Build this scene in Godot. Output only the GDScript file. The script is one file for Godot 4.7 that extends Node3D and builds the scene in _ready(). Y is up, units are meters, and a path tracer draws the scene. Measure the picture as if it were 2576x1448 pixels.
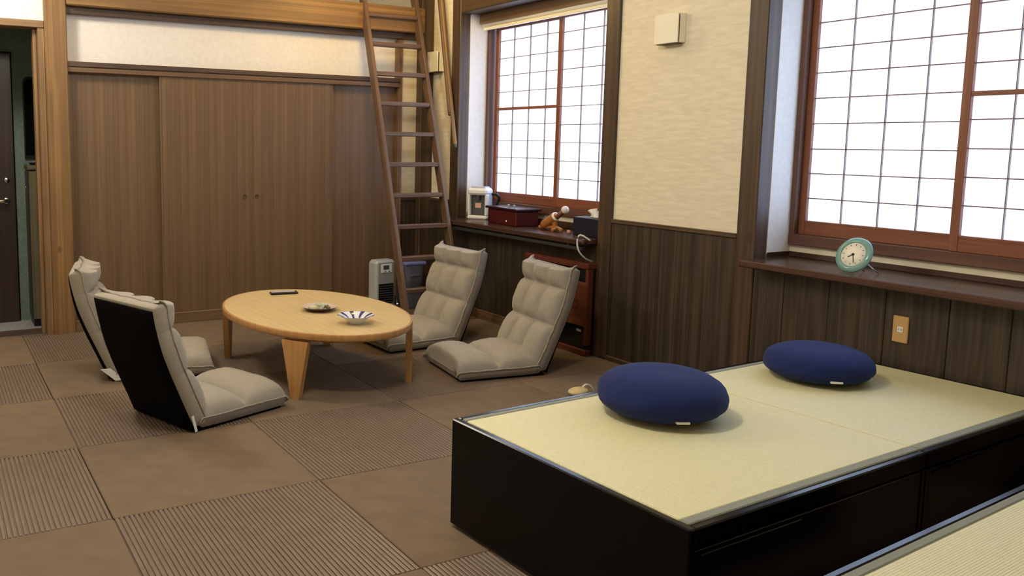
extends Node3D
# A Japanese guest room: floor chairs round an oval low table, a loft ladder, paper-screened windows, raised tatami units.

var rng := RandomNumberGenerator.new()
var M := {}
var taken := {}

# ------------------------------------------------------------------ naming
func numbered(n: String) -> String:
	if not taken.has(n):
		taken[n] = 0
		return n
	taken[n] += 1
	return "%s_%03d" % [n, taken[n]]

func tag(o: Node, label: String, category: String, group := "") -> Node:
	o.set_meta("label", label)
	o.set_meta("category", category)
	if group != "":
		o.set_meta("group", group)
	return o

func thing(called: String, label: String, category: String, at := Vector3.ZERO, turn := 0.0, group := "") -> Node3D:
	var o := Node3D.new()
	o.name = numbered(called)
	add_child(o)
	o.position = at
	o.rotation_degrees.y = turn
	tag(o, label, category, group)
	return o

func room(called: String, label := "") -> Node3D:
	var o := Node3D.new()
	o.name = called
	add_child(o)
	o.set_meta("kind", "structure")
	if label != "":
		o.set_meta("label", label)
	return o

func part(called: String, st: SurfaceTool, m: Material, parent: Node, label := "") -> MeshInstance3D:
	return piece(called, st.commit(), m, parent, label)

func piece(called: String, mesh: Mesh, m: Material, parent: Node, label := "") -> MeshInstance3D:
	var o := MeshInstance3D.new()
	o.mesh = mesh
	o.material_override = m
	if parent == self:
		o.name = numbered(called)
		add_child(o)
	else:
		o.name = called
		parent.add_child(o, true)
	if label != "":
		o.set_meta("label", label)
	return o

func roompart(called: String, st: SurfaceTool, m: Material, label := "") -> MeshInstance3D:
	var o := part(called, st, m, self, label)
	o.set_meta("kind", "structure")
	return o

# ------------------------------------------------------------------ mesh helpers
func mb() -> SurfaceTool:
	var st := SurfaceTool.new()
	st.begin(Mesh.PRIMITIVE_TRIANGLES)
	return st

func mt(a: Vector3, b: Vector3, c: Vector3) -> SurfaceTool:
	var st := mb()
	for p in [a, b, c]:
		st.add_vertex(p)
	return st

func face_uv(p: Vector3, axis: int, g: int, o: Vector2) -> Vector2:
	if axis == g:
		return Vector2(p[(g + 1) % 3], p[(g + 2) % 3]) + o
	return Vector2(p[3 - axis - g], p[g]) + o

func tri(st: SurfaceTool, a: Vector3, b: Vector3, c: Vector3, n: Vector3, ua: Vector2, ub: Vector2, uc: Vector2, xf: Transform3D) -> void:
	var flip := (b - a).cross(c - a).dot(n) > 0
	var ps := [a, c, b] if flip else [a, b, c]
	var us := [ua, uc, ub] if flip else [ua, ub, uc]
	var nn := (xf.basis * n).normalized()
	for i in 3:
		st.set_normal(nn)
		st.set_uv(us[i])
		st.add_vertex(xf * ps[i])

func poly(st: SurfaceTool, pts: Array, n: Vector3, axis: int, g: int, o: Vector2, xf: Transform3D) -> void:
	for i in range(1, pts.size() - 1):
		tri(st, pts[0], pts[i], pts[i + 1], n, face_uv(pts[0], axis, g, o), face_uv(pts[i], axis, g, o), face_uv(pts[i + 1], axis, g, o), xf)

# bevelled box between two corners; g is the axis the grain runs along
func bx(st: SurfaceTool, lo: Vector3, hi: Vector3, bev := 0.003, g := 1, o := Vector2.ZERO, xf := Transform3D.IDENTITY) -> SurfaceTool:
	var c := (lo + hi) / 2
	var h := (hi - lo).abs() / 2
	bev = minf(bev, minf(h.x, minf(h.y, h.z)) * 0.6)
	for a in 3:
		var b := (a + 1) % 3
		var d := (a + 2) % 3
		for s in [-1, 1]:
			var n := Vector3.ZERO
			n[a] = s
			var pts := []
			for k in [[-1, -1], [1, -1], [1, 1], [-1, 1]]:
				var p := c
				p[a] += s * h[a]
				p[b] += k[0] * (h[b] - bev)
				p[d] += k[1] * (h[d] - bev)
				pts.append(p)
			poly(st, pts, n, a, g, o, xf)
		for s in [-1, 1]:
			for t in [-1, 1]:
				var n := Vector3.ZERO
				n[a] = s
				n[b] = t
				var pts := []
				for k in [[0, -1], [0, 1], [1, 1], [1, -1]]:
					var p := c
					p[a] += s * (h[a] - (bev if k[0] else 0.0))
					p[b] += t * (h[b] - (0.0 if k[0] else bev))
					p[d] += k[1] * (h[d] - bev)
					pts.append(p)
				poly(st, pts, n.normalized(), a, g, o, xf)
	for i in 8:
		var s := Vector3(1 if i & 1 else -1, 1 if i & 2 else -1, 1 if i & 4 else -1)
		var pts := []
		for a in 3:
			var p := c + s * (h - Vector3.ONE * bev)
			p[a] = c[a] + s[a] * h[a]
			pts.append(p)
		poly(st, pts, s.normalized(), 0, g, o, xf)
	return st

func off() -> Vector2:
	return Vector2(rng.randf() * 3.0, rng.randf() * 5.0)

func box(lo: Vector3, hi: Vector3, bev := 0.003, g := 1, xf := Transform3D.IDENTITY) -> SurfaceTool:
	return bx(mb(), lo, hi, bev, g, off(), xf)

# smooth grid of points, rows of equal length; wrap joins the last column to the first
func sheet(st: SurfaceTool, rows: Array, wrap := false, uvs := Vector2.ONE, flip := false) -> SurfaceTool:
	st.set_smooth_group(0)
	var n: int = rows.size()
	var m: int = rows[0].size()
	for i in n - 1:
		for j in (m if wrap else m - 1):
			var k := (j + 1) % m
			var q := [rows[i][j], rows[i][k], rows[i + 1][k], rows[i + 1][j]]
			var w := [Vector2(j, i), Vector2(j + 1, i), Vector2(j + 1, i + 1), Vector2(j, i + 1)]
			for e in ([0, 1, 2, 0, 2, 3] if flip else [0, 2, 1, 0, 3, 2]):
				st.set_uv(w[e] * uvs)
				st.add_vertex(q[e])
	return st

func smooth(st: SurfaceTool) -> SurfaceTool:
	st.generate_normals()
	return st

# lathe round y: profile of (radius, height) from the bottom outside up and over
func lathe(profile: Array, seg := 40, sx := 1.0, sz := 1.0) -> SurfaceTool:
	var rows := []
	for p in profile:
		var r := []
		for k in seg:
			var a := TAU * k / seg
			r.append(Vector3(cos(a) * p.x * sx, p.y, sin(a) * p.x * sz))
		rows.append(r)
	return smooth(sheet(mb(), rows, true, Vector2(1.0 / seg, 0.05)))

func tube(st: SurfaceTool, pts: Array, r: float, seg := 10, capped := true) -> SurfaceTool:
	var rows := []
	var n := pts.size()
	for i in n:
		var t: Vector3 = (pts[mini(i + 1, n - 1)] - pts[maxi(i - 1, 0)]).normalized()
		var u := t.cross(Vector3.UP if absf(t.y) < 0.9 else Vector3.RIGHT).normalized()
		var v := t.cross(u)
		var ring := []
		for k in seg:
			var a := TAU * k / seg
			ring.append(pts[i] + (u * cos(a) + v * sin(a)) * r)
		rows.append(ring)
	if capped:
		for e in [0, n - 1]:
			var ring := []
			for k in seg:
				ring.append(pts[e] + (rows[e if e == 0 else rows.size() - 1][k] - pts[e]) * 0.02)
			if e == 0:
				rows.push_front(ring)
			else:
				rows.append(ring)
	return sheet(st, rows, true, Vector2(0.02, 0.02))

# flat outline in the xy plane pushed along z by t (centred), with straight sides
func prism(outline: PackedVector2Array, t: float, xf := Transform3D.IDENTITY) -> SurfaceTool:
	var st := mb()
	var idx := Geometry2D.triangulate_polygon(outline)
	var o := off()
	for s in [-1, 1]:
		for i in range(0, idx.size(), 3):
			var q := []
			for k in 3:
				q.append(Vector3(outline[idx[i + k]].x, outline[idx[i + k]].y, s * t / 2))
			tri(st, q[0], q[1], q[2], Vector3(0, 0, s), outline[idx[i]] + o, outline[idx[i + 1]] + o, outline[idx[i + 2]] + o, xf)
	var n := outline.size()
	var area := 0.0
	for i in n:
		area += outline[i].cross(outline[(i + 1) % n])
	for i in n:
		var a := outline[i]
		var b := outline[(i + 1) % n]
		var d := (b - a).normalized()
		var nn := Vector3(d.y, -d.x, 0) * signf(area)
		var p := [Vector3(a.x, a.y, -t / 2), Vector3(b.x, b.y, -t / 2), Vector3(b.x, b.y, t / 2), Vector3(a.x, a.y, t / 2)]
		tri(st, p[0], p[1], p[2], nn, Vector2(0, a.y) + o, Vector2(0, b.y) + o, Vector2(t, b.y) + o, xf)
		tri(st, p[0], p[2], p[3], nn, Vector2(0, a.y) + o, Vector2(t, b.y) + o, Vector2(t, a.y) + o, xf)
	return st

func bezier(pts: Array, n := 16) -> Array:
	var c := Curve3D.new()
	for i in pts.size():
		var t: Vector3 = (pts[mini(i + 1, pts.size() - 1)] - pts[maxi(i - 1, 0)]) / 6.0
		c.add_point(pts[i], -t, t)
	var r := []
	for i in n + 1:
		r.append(c.sample_baked(c.get_baked_length() * i / n, true))
	return r

# ------------------------------------------------------------------ textures
func grey(w: int, h: int, s: int, f: float, cw: int, ch: int, octaves := 3) -> PackedByteArray:
	var n := FastNoiseLite.new()
	n.seed = s
	n.frequency = f
	n.fractal_octaves = octaves
	n.noise_type = FastNoiseLite.TYPE_SIMPLEX_SMOOTH
	var im := n.get_seamless_image(cw, ch, false, false, 0.2)
	im.convert(Image.FORMAT_L8)
	im.resize(w, h, Image.INTERPOLATE_CUBIC)
	return im.get_data()

func pack(w: int, h: int, bytes: PackedByteArray, f: int) -> ImageTexture:
	return ImageTexture.create_from_image(Image.create_from_data(w, h, false, f, bytes))

# streaky wood, u across the grain (one repeat = across metres), v along it
func wood(dark: Color, light: Color, s: int, across: float, along: float, rough: float, contrast := 1.0, bump := 0.02, knots := 0) -> StandardMaterial3D:
	var w := 512
	var a := grey(w, w, s, 0.012, w, 24)
	var b := grey(w, w, s + 1, 0.09, w, 10)
	var c := grey(w, w, s + 2, 0.006, w, w, 2)
	var spots := []
	var r := RandomNumberGenerator.new()
	r.seed = s
	for k in knots:
		spots.append([r.randf() * w, r.randf() * w, r.randf_range(0.010, 0.018)])
	var px := PackedByteArray()
	px.resize(w * w * 3)
	var hp := PackedByteArray()
	hp.resize(w * w)
	for i in w * w:
		var v := (a[i] - 128.0) / 128.0 * 0.55 + (b[i] - 128.0) / 128.0 * 0.5 + (c[i] - 128.0) / 128.0 * 0.25
		v = clampf(0.5 + v * contrast, 0.0, 1.0)
		for k in spots:
			var d: float = Vector2((i % w - k[0]) * across / w, (i / w - k[1]) * along / w * 0.6).length() / k[2]
			if d < 1.6:
				v *= clampf(0.15 + 0.85 * (d - 0.5), 0.12, 1.0)
		var col := dark.lerp(light, v)
		px[i * 3] = int(col.r * 255)
		px[i * 3 + 1] = int(col.g * 255)
		px[i * 3 + 2] = int(col.b * 255)
		hp[i] = int(v * 255)
	var m := StandardMaterial3D.new()
	m.albedo_texture = pack(w, w, px, Image.FORMAT_RGB8)
	m.uv1_scale = Vector3(1.0 / across, 1.0 / along, 1)
	m.roughness = rough
	if bump > 0:
		m.heightmap_enabled = true
		m.heightmap_texture = pack(w, w, hp, Image.FORMAT_L8)
		m.heightmap_scale = bump
	return m

# woven or trowelled stuff, seen triplanar in world or local space
func mottled(dark: Color, light: Color, s: int, size: float, rough: float, f := 0.2, bump := 0.03, cw := 256, ch := 256) -> StandardMaterial3D:
	var w := 256
	var a := grey(w, w, s, f, cw, ch)
	var c := grey(w, w, s + 5, 0.01, w, w, 2)
	var px := PackedByteArray()
	px.resize(w * w * 3)
	for i in w * w:
		var v := clampf(0.5 + (a[i] - 128.0) / 128.0 * 0.7 + (c[i] - 128.0) / 128.0 * 0.2, 0.0, 1.0)
		var col := dark.lerp(light, v)
		px[i * 3] = int(col.r * 255)
		px[i * 3 + 1] = int(col.g * 255)
		px[i * 3 + 2] = int(col.b * 255)
	var m := StandardMaterial3D.new()
	m.albedo_texture = pack(w, w, px, Image.FORMAT_RGB8)
	m.uv1_triplanar = true
	m.uv1_scale = Vector3.ONE / size
	m.roughness = rough
	if bump > 0:
		m.heightmap_enabled = true
		m.heightmap_texture = pack(w, w, a, Image.FORMAT_L8)
		m.heightmap_scale = bump
	return m

# rush matting: fine ribs across v, tufts in u
func rush(dark: Color, light: Color, s: int) -> StandardMaterial3D:
	var w := 256
	var a := grey(w, w, s, 0.2, 48, w)
	var c := grey(w, w, s + 1, 0.015, w, w, 2)
	var px := PackedByteArray()
	px.resize(w * w * 3)
	var hp := PackedByteArray()
	hp.resize(w * w)
	for i in w * w:
		var rib := absf(sin(PI * (i / w) / 16.0))
		var v := clampf(0.2 + 0.5 * pow(rib, 0.6) + (a[i] - 128.0) / 128.0 * 0.3 + (c[i] - 128.0) / 128.0 * 0.08, 0.0, 1.0)
		var col := dark.lerp(light, v)
		px[i * 3] = int(col.r * 255)
		px[i * 3 + 1] = int(col.g * 255)
		px[i * 3 + 2] = int(col.b * 255)
		hp[i] = int(clampf(pow(rib, 0.6) * 220 + (a[i] - 128) * 0.2, 0, 255))
	var m := StandardMaterial3D.new()
	m.albedo_texture = pack(w, w, px, Image.FORMAT_RGB8)
	m.heightmap_enabled = true
	m.heightmap_texture = pack(w, w, hp, Image.FORMAT_L8)
	m.heightmap_scale = 0.08
	m.uv1_scale = Vector3(1.0 / 0.12, 1.0 / 0.115, 1)
	m.roughness = 0.6
	return m

func plain(c: Color, rough := 0.5, metal := 0.0) -> StandardMaterial3D:
	var m := StandardMaterial3D.new()
	m.albedo_color = c
	m.roughness = rough
	m.metallic = metal
	return m

func rgb(r: int, g: int, b: int) -> Color:
	return Color8(r, g, b)

func materials() -> void:
	M.plaster = mottled(rgb(228, 219, 196), rgb(238, 230, 208), 11, 0.5, 0.9, 0.06, 0.10, 48, 256)
	M.white_plaster = mottled(rgb(230, 227, 222), rgb(237, 234, 230), 17, 0.6, 0.9, 0.05, 0.05)
	M.green_plaster = mottled(rgb(108, 128, 118), rgb(124, 142, 132), 19, 0.6, 0.9, 0.05, 0.05)
	M.post = wood(rgb(58, 44, 32), rgb(96, 75, 55), 31, 0.35, 2.2, 0.45, 0.8, 0.03, 3)
	M.plank = wood(rgb(40, 32, 24), rgb(80, 66, 49), 37, 0.2, 2.0, 0.5, 1.0, 0.02)
	M.log = wood(rgb(100, 73, 42), rgb(150, 115, 68), 41, 0.4, 2.4, 0.5, 0.75, 0.02, 5)
	M.casing = wood(rgb(112, 86, 56), rgb(152, 120, 82), 43, 0.4, 2.0, 0.5, 0.8, 0.02)
	M.dark_trim = wood(rgb(58, 44, 36), rgb(92, 70, 56), 47, 0.4, 2.0, 0.5, 0.8, 0.02)
	M.veneer = wood(rgb(92, 72, 50), rgb(124, 98, 70), 53, 0.22, 2.4, 0.42, 0.55, 0.005)
	M.rail = wood(rgb(98, 74, 52), rgb(134, 104, 76), 57, 0.3, 2.4, 0.45, 0.8, 0.01)
	M.shoji = wood(rgb(112, 66, 44), rgb(148, 92, 64), 61, 0.2, 1.6, 0.45, 0.8, 0.01)
	M.jamb = wood(rgb(76, 50, 40), rgb(110, 76, 60), 67, 0.25, 1.8, 0.45, 0.8, 0.01)
	M.shelf = wood(rgb(54, 36, 30), rgb(84, 59, 48), 71, 0.4, 2.4, 0.24, 0.7, 0.0)
	M.ladder = wood(rgb(84, 63, 48), rgb(122, 95, 74), 73, 0.2, 1.6, 0.5, 0.8, 0.02)
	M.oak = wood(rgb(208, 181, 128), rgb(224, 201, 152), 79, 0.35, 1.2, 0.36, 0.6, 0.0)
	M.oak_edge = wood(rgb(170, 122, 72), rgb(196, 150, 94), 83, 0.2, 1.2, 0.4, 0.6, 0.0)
	M.red_wood = wood(rgb(82, 38, 24), rgb(112, 56, 36), 89, 0.3, 1.2, 0.4, 0.8, 0.0)
	M.front_door = wood(rgb(38, 27, 26), rgb(62, 45, 40), 97, 0.3, 2.0, 0.35, 0.7, 0.0)
	M.tile = mottled(rgb(100, 83, 64), rgb(122, 103, 82), 101, 0.37, 0.85, 0.5, 0.012)
	M.tile.uv1_world_triplanar = true
	M.rib = mottled(rgb(110, 95, 82), rgb(132, 115, 101), 103, 0.31, 0.38, 0.5, 0.01)
	M.under = plain(rgb(60, 48, 38), 0.9)
	M.rush = rush(rgb(198, 192, 140), rgb(234, 230, 192), 107)
	M.heri = mottled(rgb(120, 124, 112), rgb(146, 150, 138), 109, 0.03, 0.8, 0.3, 0.02)
	M.lacquer = plain(rgb(8, 6, 7), 0.2)
	M.lacquer.metallic_specular = 0.3
	M.linen = mottled(rgb(144, 137, 124), rgb(174, 167, 154), 113, 0.05, 0.95, 0.3, 0.02)
	M.linen.rim_enabled = true
	M.linen.rim = 0.3
	M.black_cloth = plain(rgb(9, 8, 9), 1.0)
	M.black_cloth.metallic_specular = 0.2
	M.velvet = plain(rgb(8, 28, 84), 0.95)
	M.velvet.rim_enabled = true
	M.velvet.rim = 0.5
	M.velvet.rim_tint = 0.8
	M.paper = StandardMaterial3D.new()
	M.paper.albedo_color = Color(0.95, 0.95, 0.95)
	M.paper.roughness = 1.0
	M.paper.backlight_enabled = true
	M.paper.backlight = Color(1, 1, 1)
	M.muntin = plain(rgb(140, 118, 112), 0.6)
	M.white = plain(rgb(232, 232, 228), 0.4)
	M.cream = plain(rgb(246, 242, 222), 0.3)
	M.tan = plain(rgb(196, 160, 104), 0.45)
	M.black = plain(rgb(14, 14, 15), 0.4)
	M.gloss_black = plain(rgb(12, 12, 14), 0.15)
	M.chrome = plain(rgb(210, 210, 212), 0.2, 1.0)
	M.brass = plain(rgb(206, 198, 170), 0.25, 1.0)
	M.grey_plastic = plain(rgb(176, 180, 182), 0.45)
	M.dark_grey = plain(rgb(70, 72, 74), 0.5)

# ------------------------------------------------------------------ scene
func _ready() -> void:
	rng.seed = 20240611
	var cam := Camera3D.new()
	cam.name = "camera"
	add_child(cam)
	cam.transform = Transform3D(Basis(Vector3.UP, deg_to_rad(-27.9233)) * Basis(Vector3.RIGHT, deg_to_rad(-6.8227)) * Basis(Vector3.BACK, deg_to_rad(0.6811)), Vector3(-0.5495, 1.3685, 3.0985))
	var f := 2163.33
	cam.projection = Camera3D.PROJECTION_FRUSTUM
	cam.near = 0.05
	cam.far = 60.0
	cam.size = cam.near * 1448.0 / f
	cam.frustum_offset = Vector2(cam.near * 328.35 / f, -cam.near * 104.58 / f)
	cam.current = true

	var we := WorldEnvironment.new()
	we.name = "environment"
	var env := Environment.new()
	var sky := ProceduralSkyMaterial.new()
	sky.sky_top_color = Color(0.66, 0.79, 1.0)
	sky.sky_horizon_color = Color(0.82, 0.89, 1.0)
	sky.ground_horizon_color = Color(0.72, 0.77, 0.84)
	sky.ground_bottom_color = Color(0.58, 0.62, 0.68)
	env.sky = Sky.new()
	env.sky.sky_material = sky
	env.background_mode = Environment.BG_SKY
	env.background_energy_multiplier = 11.0
	env.ambient_light_source = Environment.AMBIENT_SOURCE_DISABLED
	env.tonemap_mode = Environment.TONE_MAPPER_LINEAR
	env.tonemap_exposure = 1.0
	env.sdfgi_enabled = true
	env.ssao_enabled = true
	env.ssil_enabled = true
	we.environment = env
	add_child(we)

	materials()
	lamps()
	floor_and_shell()
	back_wall()
	right_wall()
	vestibule()
	platforms()
	table()
	chairs()
	ladder()
	cushions()
	corner_things()
	shelf_things()
	wall_things()

func lamp(at: Vector3, energy: float, label: String, ceiling_y: float, tint: Color) -> void:
	var t := thing("pendant_lamp", label, "lamp", at, 0.0, "")
	part("shade", lathe([Vector2(0.001, 0.1), Vector2(0.1, 0.1), Vector2(0.24, 0.03), Vector2(0.25, 0.0), Vector2(0.245, 0.0), Vector2(0.235, 0.025), Vector2(0.1, 0.09), Vector2(0.001, 0.09)], 40), M.white, t)
	var g := plain(Color(1, 0.95, 0.85), 0.8)
	g.emission_enabled = true
	g.emission = tint
	g.emission_energy_multiplier = 3.0
	part("diffuser", lathe([Vector2(0.001, -0.005), Vector2(0.2, 0.0), Vector2(0.225, 0.012), Vector2(0.2, 0.02), Vector2(0.001, 0.02)], 40), g, t)
	part("cord", smooth(tube(mb(), [Vector3(0, 0.1, 0), Vector3(0, ceiling_y - at.y, 0)], 0.004, 8)), M.white, t)
	var l := OmniLight3D.new()
	l.name = "light"
	l.light_color = tint
	l.light_energy = energy
	l.light_size = 0.16
	l.omni_range = 12.0
	l.omni_attenuation = 2.0
	l.shadow_enabled = true
	l.position = Vector3(0, -0.18, 0)
	t.add_child(l)

func lamps() -> void:
	lamp(Vector3(-0.5, 2.93, -2.3), 2.0, "white pendant lamp hanging near the entrance door, above the frame", 3.1, Color(1.0, 0.96, 0.89))
	lamp(Vector3(0.5, 2.93, 0.6), 2.3, "white pendant lamp hanging over the middle of the room, above the frame", 3.1, Color(1.0, 0.96, 0.89))
	lamp(Vector3(2.35, 2.93, -2.3), 0.8, "warm pendant lamp hanging before the loft, above the frame", 3.1, Color(1.0, 0.84, 0.52))

const T := 0.82

func floor_and_shell() -> void:
	var fl := roompart("floor", box(Vector3(-2.5, -0.12, -3.30), Vector3(3.6, -0.022, 4.4), 0.0, 0), M.under, "checkered floor of brown half mats, plain and ribbed")
	var flat := [box(Vector3(0.001, -0.02, 0.001), Vector3(T - 0.001, 0.0, T - 0.001), 0.003, 2).commit()]
	var st := mb()
	bx(st, Vector3(0.001, -0.02, 0.001), Vector3(T - 0.001, -0.006, T - 0.001), 0.002, 2)
	var n := 46
	var p := (T - 0.004) / n
	for i in n:
		var x := 0.002 + p * i
		var prof := [Vector2(0.0015, -0.0065), Vector2(0.0030, -0.0012), Vector2(0.0048, 0.0), Vector2(p - 0.0048, 0.0), Vector2(p - 0.0030, -0.0012), Vector2(p - 0.0015, -0.0065)]
		for k in 5:
			var a: Vector2 = prof[k]
			var b: Vector2 = prof[k + 1]
			var nn := Vector3(-(b.y - a.y), b.x - a.x, 0).normalized()
			var q := [Vector3(x + a.x, a.y, 0.001), Vector3(x + b.x, b.y, 0.001), Vector3(x + b.x, b.y, T - 0.001), Vector3(x + a.x, a.y, T - 0.001)]
			poly(st, q, nn, 1, 2, Vector2.ZERO, Transform3D.IDENTITY)
		for e in [0.001, T - 0.001]:
			var q := []
			for v in prof:
				q.append(Vector3(x + v.x, v.y, e))
			poly(st, q, Vector3(0, 0, 1 if e > 0.1 else -1), 2, 1, Vector2.ZERO, Transform3D.IDENTITY)
	var ribbed := st.commit()
	for u in range(-3, 4):
		for v in range(-6, 4):
			var rib := posmod(u + v, 2) == 1
			var o := piece("ribbed_tile" if rib else "plain_tile", ribbed if rib else flat[0], M.rib if rib else M.tile, fl)
			o.position = Vector3(u * T, 0, -(v + 1) * T)
	# outer shell, seen only as the dark behind openings, and what closes the room behind the camera
	roompart("ceiling", box(Vector3(-2.7, 3.1, -4.9), Vector3(3.9, 3.25, 4.6), 0.0, 2), M.white_plaster, "white plaster ceiling")
	roompart("wall_left", box(Vector3(-2.7, -0.3, -4.9), Vector3(-2.46, 3.1, 4.6), 0.0, 1), M.plaster, "cream plaster wall on the left")
	roompart("wall_front", box(Vector3(-2.46, -0.3, 4.3), Vector3(3.6, 3.1, 4.5), 0.0, 1), M.plaster, "cream plaster wall behind the viewer")
	roompart("wall_outer", box(Vector3(-2.46, -0.3, -4.9), Vector3(3.9, 3.1, -4.7), 0.0, 1), M.white_plaster, "outer wall behind the closet and loft")

func back_wall() -> void:
	var w := room("wall_back", "back wall with white transom above the closet")
	part("transom", box(Vector3(0.35, 1.86, -3.46), Vector3(3.02, 2.30, -3.36), 0.0, 0), M.white_plaster, w, "white plaster transom")
	part("plaster_strip", box(Vector3(2.99, 0.905, -3.46), Vector3(3.25, 2.5, -3.345), 0.0, 1), M.plaster, w)
	for i in 2:
		part("plank", box(Vector3(3.015 + i * 0.085, 0.0, -3.45), Vector3(3.099 + i * 0.085, 0.89, -3.345), 0.003, 1), M.plank, w)
	part("cap_rail", box(Vector3(3.015, 0.885, -3.42), Vector3(3.2, 0.91, -3.33), 0.003, 0), M.post, w)
	part("over_door", box(Vector3(-2.46, 2.165, -3.46), Vector3(0.215, 3.1, -3.29), 0.0, 0), M.white_plaster, w, "white plaster over the entrance")
	part("beside_door", box(Vector3(-2.46, -0.1, -3.46), Vector3(-0.78, 2.165, -3.29), 0.0, 1), M.plaster, w)

	roompart("trim_1", box(Vector3(0.207, -0.02, -3.40), Vector3(0.352, 3.1, -3.245), 0.008, 1), M.log, "thick knotty honey-brown post beside the entrance")
	roompart("trim_2", box(Vector3(0.352, 2.282, -3.38), Vector3(3.19, 2.485, -3.22), 0.008, 0), M.log, "thick honey-brown loft beam above the closet")
	roompart("trim_3", box(Vector3(0.352, 2.235, -3.40), Vector3(3.19, 2.282, -3.29), 0.003, 0), M.dark_trim, "dark board under the loft beam")
	roompart("trim_4", box(Vector3(3.185, 0.0, -3.46), Vector3(3.302, 3.1, -3.262), 0.006, 1), M.post, "dark corner post behind the ladder")
	roompart("trim_5", box(Vector3(0.352, 1.872, -3.43), Vector3(2.985, 1.908, -3.262), 0.003, 0), M.dark_trim, "dark upper board of the closet head rail")
	roompart("trim_6", box(Vector3(0.352, 1.836, -3.43), Vector3(2.985, 1.872, -3.272), 0.003, 0), M.rail, "light brown closet head rail")
	roompart("trim_7", box(Vector3(2.98, 0.0, -3.44), Vector3(3.018, 2.225, -3.29), 0.003, 1), M.rail, "slim upright at the right end of the closet")
	roompart("baseboard_back", box(Vector3(0.352, -0.01, -3.46), Vector3(2.98, 0.082, -3.265), 0.004, 0), M.veneer, "brown closet sill board along the floor")
	var lf := roompart("floor_loft", box(Vector3(0.35, 2.36, -4.7), Vector3(3.3, 2.46, -3.3), 0.0, 0), M.dark_trim, "loft floor behind the beam")
	lf.set_meta("kind", "structure")
	# closet doors
	var edges := [0.354, 0.988, 1.682, 2.378, 2.982]
	var what := ["brown veneer closet door beside the knotty post", "brown veneer closet door, second from the knotty post", "brown veneer closet door, third from the knotty post", "brown veneer closet door behind the ladder"]
	for i in 4:
		var front := i == 1 or i == 2
		var z := -3.29 if front else -3.335
		var d := Node3D.new()
		d.name = "door_%d" % (i + 1)
		add_child(d)
		d.position = Vector3((edges[i] + edges[i + 1]) / 2, 0.082, z)
		d.set_meta("kind", "structure")
		d.set_meta("label", what[i])
		var hw: float = (edges[i + 1] - edges[i]) / 2 + (0.0 if front else 0.02)
		part("panel", box(Vector3(-hw + 0.012, 0.0, -0.034), Vector3(hw - 0.012, 1.757, -0.003), 0.001, 1), M.veneer, d)
		for s in [-1, 1]:
			part("edge_strip", box(Vector3(s * hw - 0.012 * (s + 1) / 2.0 - (0.0 if s > 0 else 0.0), 0.0, -0.035), Vector3(s * hw + 0.012 * (1 - s) / 2.0, 1.757, 0.0), 0.002, 1), M.veneer, d)
		if front:
			var px := (hw - 0.05) * (1 if i == 1 else -1)
			part("finger_pull", lathe([Vector2(0.001, 0.001), Vector2(0.012, 0.001), Vector2(0.014, 0.004), Vector2(0.017, 0.004), Vector2(0.018, 0.0)], 20), M.dark_trim, d).transform = Transform3D(Basis(Vector3.RIGHT, PI / 2), Vector3(px, 0.865, -0.003))

const XW := 3.305   # plaster face of the window wall
const XP := 3.285   # room face of its posts

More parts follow.
